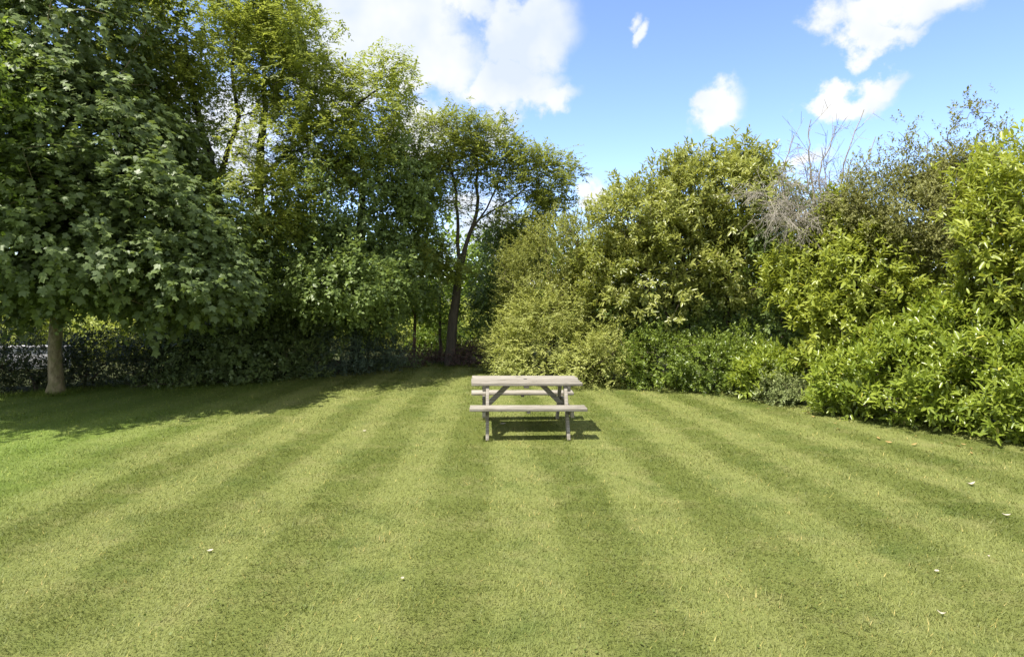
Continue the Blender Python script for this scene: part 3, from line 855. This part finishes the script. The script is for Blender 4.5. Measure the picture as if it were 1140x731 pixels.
plant('hedge', 'low deep green hedge at the foot of the large pale evergreen', 'hedge', tuple(at(760, 430, 12.9)[:2]),
      [(735, 405, 12.9, 50, 32, .7), (790, 408, 12.5, 48, 34, .7), (828, 400, 12.4, 30, 32, .6)],
      'small', 'laureld', 'brown', 164, .19, sk=90, woody=SHRUB, lump=.15)
plant('shade_tree', 'dark foliage in the hollow between the pale evergreen and the laurel', 'tree', tuple(at(850, 410, 13.4)[:2]),
      [(800, 365, 13.8, 70, 30, .7), (885, 345, 12.6, 36, 55, .8), (880, 270, 13, 40, 50, .9), (700, 370, 14, 50, 35, .7)],
      'broad', 'dense', 'brown', 165, .33, sk=70, woody=SHRUB)
plant('young_shrub', 'bright leafy young shrub at the lawn edge beside the grey one', 'shrub', tuple(at(843, 440, 11.7)[:2]),
      [(845, 420, 11.6, 26, 20, .4), (872, 405, 11.6, 22, 16, .35)], 'laurel', 'laurel', 'brown', 166, .2, sk=40, woody=SHRUB)
plant('grey_shrub', 'small grey green shrub at the lawn edge left of the laurel hedge', 'shrub', tuple(at(872, 445, 11.3)[:2]),
      [(872, 434, 11.2, 26, 16, .35)], 'fine', 'grey', 'brown', 167, .16, sk=40, woody=SHRUB)
plant('laurel_bush', 'tall yellow green laurel below the bare grey branches', 'shrub', tuple(at(930, 430, 11.6)[:2]),
      [(905, 310, 11.6, 45, 38, .9), (955, 300, 11.2, 55, 48, 1.0), (930, 360, 11.0, 38, 45, .7), (935, 248, 11.7, 32, 30, .7), (985, 345, 10.7, 40, 45, .8), (915, 270, 11.9, 30, 30, .8)],
      'bigleaf', 'gold', 'brown', 168, .26, sk=120, woody=SHRUB)
plant('olive_shrub', 'olive brown fine leaved shrub with thin arching sprays on top', 'shrub', tuple(at(1020, 420, 11.2)[:2]),
      [(1010, 238, 10.9, 58, 46, .9), (1055, 255, 10.4, 52, 50, .9), (962, 238, 11.3, 46, 40, .8), (1090, 205, 10.6, 48, 48, .8), (1045, 205, 10.9, 40, 30, .7)],
      'fine', 'olive', 'brown', 169, .20, sk=120, woody=SHRUB, lump=.3)
rng = np.random.default_rng(5)
pts = []
for (x0, y0, x1, y1) in ((1000, 205, 985, 165), (1010, 200, 1020, 150), (1040, 200, 1055, 140), (1055, 200, 1075, 122), (1075, 122, 1095, 117), (1070, 190, 1105, 130), (1085, 185, 1120, 140), (1020, 190, 1000, 150), (1040, 180, 1030, 145), (960, 200, 975, 170)):
    for t in np.linspace(.15, 1, 7):
        pts.append(at(x0 + (x1 - x0) * t + rng.normal() * 5, y0 + (y1 - y0) * t + rng.normal() * 4, 10.8 + rng.normal() * .2))
e0 = at(1040, 420, 11.2)
plant('spindly_tree', 'spindly small leaved tree with airy sprays above the olive shrub', 'tree', (e0[0], e0[1]),
      [(1040, 190, 10.8, 40, 22, .5)], 'small', 'olive', 'brown', 170, .4,
      [[(e0[0], e0[1], -.05, .04), tuple([*at(1042, 260, 11), .03]), tuple([*at(1048, 190, 10.9), .018])],
       [tuple([*at(1042, 260, 11), .02]), tuple([*at(1015, 200, 10.9), .012])]],
      sk=60, tip=.005, dens=.8, extra=np.array(pts))
plant('laurel_bush', 'big leaved golden laurel rising at the right edge above the low hedge', 'shrub', tuple(at(1165, 420, 9.5)[:2]),
      [(1125, 250, 9.1, 48, 70, .8), (1165, 200, 9.3, 70, 62, 1.0), (1185, 330, 9.0, 80, 95, 1.0), (1260, 240, 9.2, 90, 110, 1.2), (1115, 310, 9.4, 45, 45, .7)],
      'bigleaf', 'gold', 'brown', 171, .30, sk=140, woody=SHRUB)
plant('laurel_hedge', 'spreading bright laurel hedge along the right side of the lawn', 'hedge', tuple(at(1060, 470, 9.3)[:2]),
      [(955, 428, 10.2, 50, 38, .7), (1025, 425, 9.6, 70, 48, .8), (1105, 432, 8.9, 72, 60, .8), (1075, 375, 9.5, 65, 40, .7), (1195, 440, 8.4, 90, 75, .9),
       (1000, 385, 10.1, 48, 34, .6), (1320, 470, 7.6, 120, 110, 1.0)],
      'laurel', 'laurel', 'brown', 172, .235, sk=160, woody=SHRUB, lump=.16)

# bare grey tree: limbs aimed at the points where the photograph shows them, twigs grown from those
bt = at(900, 420, 12.4)
root = empty('bare_tree', (bt[0], bt[1], 0))
tag(root, 'bare grey tree with a tangle of leafless twigs above the laurel', 'tree')
rng = np.random.default_rng(77)
limbs, twigs = [], []


def curve(p, q, bow, r0, r1, n=12):
    t = np.linspace(0, 1, n)[:, None]
    d = np.linalg.norm(q - p)
    c = (p + q) / 2 + np.array(bow) * d
    k = (1 - t) ** 2 * p + 2 * t * (1 - t) * c + t * t * q
    wob = np.cumsum(rng.normal(size=(n, 3)) * .026 * d, 0) * (t * (1 - t) * 2)
    return k + wob, r0 + (r1 - r0) * t[:, 0]


def grow(pp, rr, depth, droop):
    """side shoots along a limb"""
    n = len(pp)
    ln = np.sum(np.linalg.norm(np.diff(pp, axis=0), axis=1))
    cnt = max(3, int(ln * (15 if depth == 0 else 9)))
    for _ in range(cnt):
        t = rng.uniform(.22, .98)
        i = min(n - 2, int(t * (n - 1)))
        d0 = nrm(pp[i + 1] - pp[i])
        d = nrm(d0 * .75 + rng.normal(size=3) * (.62, .5, .55) + np.array([0, 0, -droop]))
        l2 = rng.uniform(.25, .62) * min(1.1, ln) * (1 if depth == 0 else .8)
        m = 8
        tt = np.linspace(0, 1, m)[:, None]
        bend = rng.normal(size=3) * .35 + np.array([0, 0, -droop * .9])
        q = pp[i] + d * l2 * tt + bend * l2 * .5 * tt * tt + np.cumsum(rng.normal(size=(m, 3)) * .012 * l2, 0)
        r = max(.0032, rr[i] * .55)
        (twigs if depth else limbs).append((q, np.linspace(r, max(.0026, r * .45), m)))
        if depth < 2:
            grow(q, np.linspace(r, r * .5, m), depth + 1, droop)


fork = at(912, 285, 12.0)
trunk_l = [(np.array([(bt[0], bt[1], -.05), (bt[0] + .05, bt[1], 1.2), tuple(at(908, 330, 12.2)), tuple(fork)]), np.array([.075, .065, .055, .045]))]
for (x, y, d, bow, r, droop) in ((852, 205, 11.5, (0, 0, .22), .020, .22), (822, 222, 11.4, (0, -.05, .28), .018, .28), (878, 192, 11.6, (.05, 0, .2), .02, .15),
                                 (838, 248, 11.2, (0, -.1, .35), .016, .35), (885, 240, 11.3, (0, -.2, .3), .015, .3), (928, 205, 11.6, (0, 0, .1), .02, .1),
                                 (905, 198, 11.6, (.1, 0, .15), .016, .1), (945, 225, 11.4, (.05, -.1, .2), .014, .2), (860, 225, 11.2, (-.05, -.1, .3), .015, .25)):
    c = curve(fork + rng.normal(size=3) * .04, at(x + 18, y - 8, d), bow, r, .006)
    limbs.append(c); grow(c[0], c[1], 0, droop)
for (x, y, d, bow, r) in ((903, 133, 11.8, (-.10, 0, .05), .02), (930, 140, 11.8, (.06, 0, .02), .02), (962, 122, 11.9, (.05, 0, -.08), .019),
                          (975, 152, 11.9, (.06, 0, -.10), .017), (948, 178, 11.8, (.0, 0, -.12), .016), (884, 150, 11.8, (-.12, 0, .02), .014), (915, 165, 11.7, (.1, 0, 0), .014)):
    c = curve(fork + rng.normal(size=3) * .05, at(x, y, d), bow, r * 1.25, .007, 16)
    limbs.append(c)
    n = len(c[0])
    for _ in range(9):
        i = rng.integers(6, n - 1)
        d0 = nrm(c[0][i] - c[0][i - 1])
        dd = nrm(d0 + rng.normal(size=3) * (.65, .4, .45))
        l2 = rng.uniform(.2, .6)
        tt = np.linspace(0, 1, 8)[:, None]
        q = c[0][i] + dd * l2 * tt + rng.normal(size=3) * .22 * l2 * tt * tt + np.cumsum(rng.normal(size=(8, 3)) * .015 * l2, 0)
        twigs.append((q, np.linspace(.0065, .003, 8)))
        for _ in range(3):
            k = rng.integers(2, 7)
            dd2 = nrm(dd + rng.normal(size=3) * .7)
            q2 = q[k] + dd2 * l2 * .45 * np.linspace(0, 1, 5)[:, None]
            twigs.append((q2, np.linspace(.0042, .0026, 5)))
tubes_obj('trunk', trunk_l, BK['grey'], root, smin=6)
tubes_obj('branches', limbs, BK['grey'], root, smin=4)
tubes_obj('twigs', twigs, BK['grey'], root, smin=3)
print('bare tree', len(limbs), len(twigs))

# pale garden wall glimpsed through the hedge on the far left
m_wall, n, l = new_mat('pale_render')
g = n.new('ShaderNodeNewGeometry')
t1 = n.new('ShaderNodeTexNoise'); t1.inputs['Scale'].default_value = 2.2; t1.inputs['Detail'].default_value = 8
l.new(g.outputs['Position'], t1.inputs['Vector'])
cr = n.new('ShaderNodeValToRGB')
cr.color_ramp.elements[0].position = .3; cr.color_ramp.elements[0].color = (.50, .49, .50, 1)
cr.color_ramp.elements[1].position = .7; cr.color_ramp.elements[1].color = (.72, .70, .72, 1)
l.new(t1.outputs['Fac'], cr.inputs[0])
p = n.new('ShaderNodeBsdfPrincipled'); p.inputs['Roughness'].default_value = .8
l.new(cr.outputs[0], p.inputs['Base Color'])
o = n.new('ShaderNodeOutputMaterial'); l.new(p.outputs[0], o.inputs[0])


def box(cx, cy, cz, sx, sy, sz, bev=.004, rot=None):
    """bevelled box -> verts, faces (each edge cut by a small chamfer)"""
    import bmesh
    bm = bmesh.new()
    bmesh.ops.create_cube(bm, size=1)
    for v in bm.verts:
        v.co = Vector((v.co.x * sx, v.co.y * sy, v.co.z * sz))
    if bev:
        bmesh.ops.bevel(bm, geom=list(bm.edges), offset=bev, segments=2, affect='EDGES', profile=.5)
    if rot is not None:
        bmesh.ops.transform(bm, matrix=rot, verts=list(bm.verts))
    for v in bm.verts:
        v.co += Vector((cx, cy, cz))
    bm.verts.index_update()
    vs = [tuple(v.co) for v in bm.verts]; fs = [[v.index for v in f.verts] for f in bm.faces]
    bm.free()
    return vs, fs


VR = np.random.default_rng(19)


def boxes_obj(name, bl, mat, parent=None):
    V, Fl, Ct = [], [], []
    for vs, fs in bl:
        b = len(V)
        V += vs
        for f in fs:
            Fl += [i + b for i in f]; Ct.append(len(f))
    va = np.concatenate([np.full(len(vs), VR.random()) for vs, fs in bl])
    return np_mesh(name, np.array(V), Fl, Ct, mat, parent, va)


wl = empty('garden_wall', (-14.2, 15.6, 0), R(6))
tag(wl, 'pale rendered garden wall glimpsed through the hedge at the far left', 'wall')
boxes_obj('wall_panel', [box(0, 0, .26, 6, .2, .52, .01)], m_wall, wl)
boxes_obj('coping', [box(0, 0, .555, 6.04, .28, .065, .01)], m_wall, wl)

# ------------------------------------------------------------------ picnic table
m_wood, n, l = new_mat('weathered_grey_timber')
tcn = n.new('ShaderNodeTexCoord')
mp = n.new('ShaderNodeMapping'); mp.inputs['Scale'].default_value = (1.2, 16, 16)
l.new(tcn.outputs['Object'], mp.inputs[0])
t1 = n.new('ShaderNodeTexNoise'); t1.inputs['Scale'].default_value = 3.0; t1.inputs['Detail'].default_value = 8; t1.inputs['Roughness'].default_value = .7
l.new(mp.outputs[0], t1.inputs['Vector'])
cr = n.new('ShaderNodeValToRGB')
cr.color_ramp.elements[0].position = .30; cr.color_ramp.elements[0].color = (.155, .135, .105, 1)
cr.color_ramp.elements[1].position = .62; cr.color_ramp.elements[1].color = (.375, .348, .302, 1)
l.new(t1.outputs['Fac'], cr.inputs[0])
t2 = n.new('ShaderNodeTexNoise'); t2.inputs['Scale'].default_value = 4.5; t2.inputs['Detail'].default_value = 6
l.new(tcn.outputs['Object'], t2.inputs['Vector'])
r2 = n.new('ShaderNodeMapRange'); r2.inputs['From Min'].default_value = .58; r2.inputs['From Max'].default_value = .72
l.new(t2.outputs['Fac'], r2.inputs['Value'])
mc = n.new('ShaderNodeMix'); mc.data_type = 'RGBA'
rm = n.new('ShaderNodeMath'); rm.operation = 'MULTIPLY'; rm.inputs[1].default_value = .55
l.new(r2.outputs[0], rm.inputs[0]); l.new(rm.outputs[0], mc.inputs[0])
pv = n.new('ShaderNodeAttribute'); pv.attribute_name = 'var'
pr = n.new('ShaderNodeValToRGB')
pr.color_ramp.elements[0].color = (.78, .76, .72, 1); pr.color_ramp.elements[1].color = (1.12, 1.10, 1.06, 1)
l.new(pv.outputs['Fac'], pr.inputs[0])
# offset the grain from board to board
of = n.new('ShaderNodeVectorMath'); of.operation = 'SCALE'; of.inputs[0].default_value = (7, 31, 17)
l.new(pv.outputs['Fac'], of.inputs['Scale'])
ad = n.new('ShaderNodeVectorMath'); ad.operation = 'ADD'
l.new(mp.outputs[0], ad.inputs[0]); l.new(of.outputs[0], ad.inputs[1]); l.new(ad.outputs[0], t1.inputs['Vector'])
pm_ = n.new('ShaderNodeMix'); pm_.data_type = 'RGBA'; pm_.blend_type = 'MULTIPLY'; pm_.inputs[0].default_value = 1
l.new(cr.outputs[0], pm_.inputs[6]); l.new(pr.outputs[0], pm_.inputs[7])
l.new(pm_.outputs[2], mc.inputs[6]); mc.inputs[7].default_value = (.11, .10, .07, 1)
p = n.new('ShaderNodeBsdfPrincipled'); p.inputs['Roughness'].default_value = .78; p.inputs['Specular IOR Level'].default_value = .25
l.new(mc.outputs[2], p.inputs['Base Color'])
bp = n.new('ShaderNodeBump'); bp.inputs['Strength'].default_value = .35; bp.inputs['Distance'].default_value = .004
l.new(t1.outputs['Fac'], bp.inputs['Height']); l.new(bp.outputs[0], p.inputs['Normal'])
o = n.new('ShaderNodeOutputMaterial'); l.new(p.outputs[0], o.inputs[0])
m_hole, n, l = new_mat('hole_shade')
p = n.new('ShaderNodeBsdfPrincipled'); p.inputs['Base Color'].default_value = (.03, .027, .022, 1); p.inputs['Roughness'].default_value = .9
o = n.new('ShaderNodeOutputMaterial'); l.new(p.outputs[0], o.inputs[0])

from mathutils import Matrix
tb = empty('picnic_table', (.185, 9.08, .008), R(2.6))
tb.rotation_euler = (0, R(.4), R(2.6))
tag(tb, 'weathered grey wooden picnic table with fixed benches standing on the striped lawn', 'picnic table')
TL = 1.545
rng = np.random.default_rng(3)
pl = []
for i in range(5):
    yy = -.29 + i * .145
    pl.append(box(rng.normal() * .003, yy, .708 + rng.normal() * .0012, TL + rng.normal() * .006, .138, .042, .005))
boxes_obj('tabletop', pl, m_wood, tb)
me = bpy.data.meshes.new('parasol_hole')
an = np.linspace(0, 2 * math.pi, 20, endpoint=False)
hv = [(math.cos(a) * .027, math.sin(a) * .027 * 1.0, .7325) for a in an] + [(math.cos(a) * .027, math.sin(a) * .027, .700) for a in an]
hf = list(range(20)); hc = [20]
for i in range(20):
    hf += [i, i + 20, (i + 1) % 20 + 20, (i + 1) % 20]; hc.append(4)
np_mesh('parasol_hole', np.array(hv), hf, hc, m_hole, tb)  # solid cap; the shade inside the hole is put into its dark colour
for s in (-1, 1):
    boxes_obj('seat', [box(0, s * (.562 + j * .131), .428, TL + .02 + rng.normal() * .006, .124, .040, .005) for j in range(2)], m_wood, tb)


def bar(p0, p1, w, t, axis):
    """plank from p0 to p1; its wide side w lies across `axis`"""
    p0, p1 = Vector(p0), Vector(p1)
    d = (p1 - p0); ln = d.length; z = d.normalized()
    x = Vector(axis).normalized(); y = z.cross(x).normalized(); x = y.cross(z).normalized()
    M_ = Matrix((x, y, z)).transposed().to_4x4()
    c = (p0 + p1) / 2
    return box(c.x, c.y, c.z, t, w, ln, .004, rot=M_)


for sx in (-1, 1):
    for sy in (-1, 1):
        boxes_obj('leg', [bar((sx * .545, sy * .665, -.005), (sx * .545, sy * .27, .685), .095, .045, (1, 0, 0))], m_wood, tb)
    boxes_obj('seat_beam', [box(sx * .593, 0, .360, .044, 1.40, .092, .004)], m_wood, tb)
    boxes_obj('top_beam', [box(sx * .593, 0, .642, .044, .66, .085, .004)], m_wood, tb)
    boxes_obj('brace', [bar((sx * .555, 0, .345), (sx * .20, 0, .690), .07, .042, (0, 1, 0))], m_wood, tb)
m_bolt, n, l = new_mat('rusty_bolt')
p = n.new('ShaderNodeBsdfPrincipled'); p.inputs['Base Color'].default_value = (.10, .075, .055, 1); p.inputs['Metallic'].default_value = .6; p.inputs['Roughness'].default_value = .6
o = n.new('ShaderNodeOutputMaterial'); l.new(p.outputs[0], o.inputs[0])
for sx in (-1, 1):
    for (yy, zz) in ((-.47, .36), (.47, .36), (-.29, .645), (.29, .645)):
        boxes_obj('bolt', [box(sx * .618, yy, zz, .012, .022, .022, .004)], m_bolt, tb)
boxes_obj('batten', [box(0, 0, .665, .07, .64, .040, .004)], m_wood, tb)
for s in (-1, 1):
    boxes_obj('seat_batten', [box(0, s * .628, .393, .05, .23, .028, .003)], m_wood, tb)

# ------------------------------------------------------------------ fallen leaves and scraps on the lawn
m_dry, n, l = new_mat('dry_pale_leaf')
p = n.new('ShaderNodeBsdfPrincipled'); p.inputs['Roughness'].default_value = .6
oi = n.new('ShaderNodeTexNoise'); oi.inputs['Scale'].default_value = 40
cr = n.new('ShaderNodeValToRGB')
cr.color_ramp.elements[0].color = (.26, .20, .12, 1); cr.color_ramp.elements[1].color = (.56, .52, .42, 1)
l.new(oi.outputs['Fac'], cr.inputs[0]); l.new(cr.outputs[0], p.inputs['Base Color'])
o = n.new('ShaderNodeOutputMaterial'); l.new(p.outputs[0], o.inputs[0])


def curled_leaf(L, W, curl, seed):
    r = np.random.default_rng(seed)
    nu, nv = 8, 4
    V = []
    for i in range(nu + 1):
        u = i / nu
        wid = W * math.sin(math.pi * min(1, .06 + .94 * u)) ** .8
        for j in range(nv + 1):
            v = j / nv - .5
            V.append(((u - .5) * L, v * wid, curl * L * (2 * u - 1) ** 2 * .5 + abs(v) * wid * .5 + r.normal() * .001))
    Fq = []
    for i in range(nu):
        for j in range(nv):
            a = i * (nv + 1) + j
            Fq += [a, a + 1, a + nv + 2, a + nv + 1]
    return np.array(V), Fq, [4] * (nu * nv)


SCRAPS = [
    (234, 617, .058, .032, .2, 20, 'pale fallen leaf in the near left part of the lawn'),
    (448, 648, .035, .026, .2, 70, 'small pale scrap lying in a light stripe left of centre'),
    (1081, 542, .12, .045, .35, 5, 'largest curled pale leaf on the lawn below the laurel hedge'),
    (1121, 577, .085, .03, .3, -20, 'curled pale leaf lying near the right edge of the lawn'),
    (1043, 640, .045, .03, .2, 10, 'small pale leaf on the lawn at the lower right'),
    (1049, 688, .062, .02, .5, -35, 'white curved leaf nearest the camera at the lower right'),
    (1101, 623, .03, .02, .2, 40, 'tiny pale scrap between the right leaves on the lawn'),
    (560, 474, .11, .05, .15, 5, 'pale scrap lying in the shadow of the picnic table'),
    (406, 482, .07, .04, .2, -10, 'pale scrap on the lawn left of the picnic table'),
]
for i, (x, y, L, W, cu, rz, lab) in enumerate(SCRAPS):
    d = CAM_H * F / (y - HY)
    V, Fq, Ct = curled_leaf(L * .8, W * .8, cu * 1.6, i)
    ob = np_mesh('fallen_leaf', V, Fq, Ct, m_dry, None, smooth=True)
    ob.location = ((x - CX) / F * d, d, .030)
    ob.rotation_euler = (R(8), R(-6), R(rz))
    tag(ob, lab, 'leaf', 'fallen leaves on the lawn')

m_yel, n, l = new_mat('yellowed_leaf')
p = n.new('ShaderNodeBsdfPrincipled'); p.inputs['Roughness'].default_value = .6
oi = n.new('ShaderNodeTexNoise'); oi.inputs['Scale'].default_value = 30
cr = n.new('ShaderNodeValToRGB')
cr.color_ramp.elements[0].color = (.20, .10, .03, 1); cr.color_ramp.elements[1].color = (.50, .36, .12, 1)
l.new(oi.outputs['Fac'], cr.inputs[0]); l.new(cr.outputs[0], p.inputs['Base Color'])
o = n.new('ShaderNodeOutputMaterial'); l.new(p.outputs[0], o.inputs[0])
V, Fq, Ct = curled_leaf(.085, .034, .3, 40)
first = None
r_ = np.random.default_rng(41)
for i in range(18):
    t_ = r_.uniform(.05, .95)
    px_ = 820 + 310 * t_; py_ = np.interp(px_, [820, 900, 950, 1140], [447, 458, 474, 507]) + abs(r_.normal(0, 9)) + 1
    d = CAM_H * F / (py_ - HY)
    if first is None:
        ob = first = np_mesh('yellowed_leaf', V, Fq, Ct, m_yel, None, smooth=True)
    else:
        ob = first.copy(); COL.objects.link(ob)
    ob.location = ((px_ - CX) / F * d, d, .030)
    ob.rotation_euler = (R(r_.uniform(-20, 20)), R(r_.uniform(-15, 15)), R(r_.uniform(0, 360)))
    k_ = r_.uniform(.6, 1.1); ob.scale = (k_, k_, k_)
    tag(ob, 'small yellowed leaf fallen on the grass along the foot of the laurel hedge', 'leaf', 'yellowed leaves along the laurel hedge')
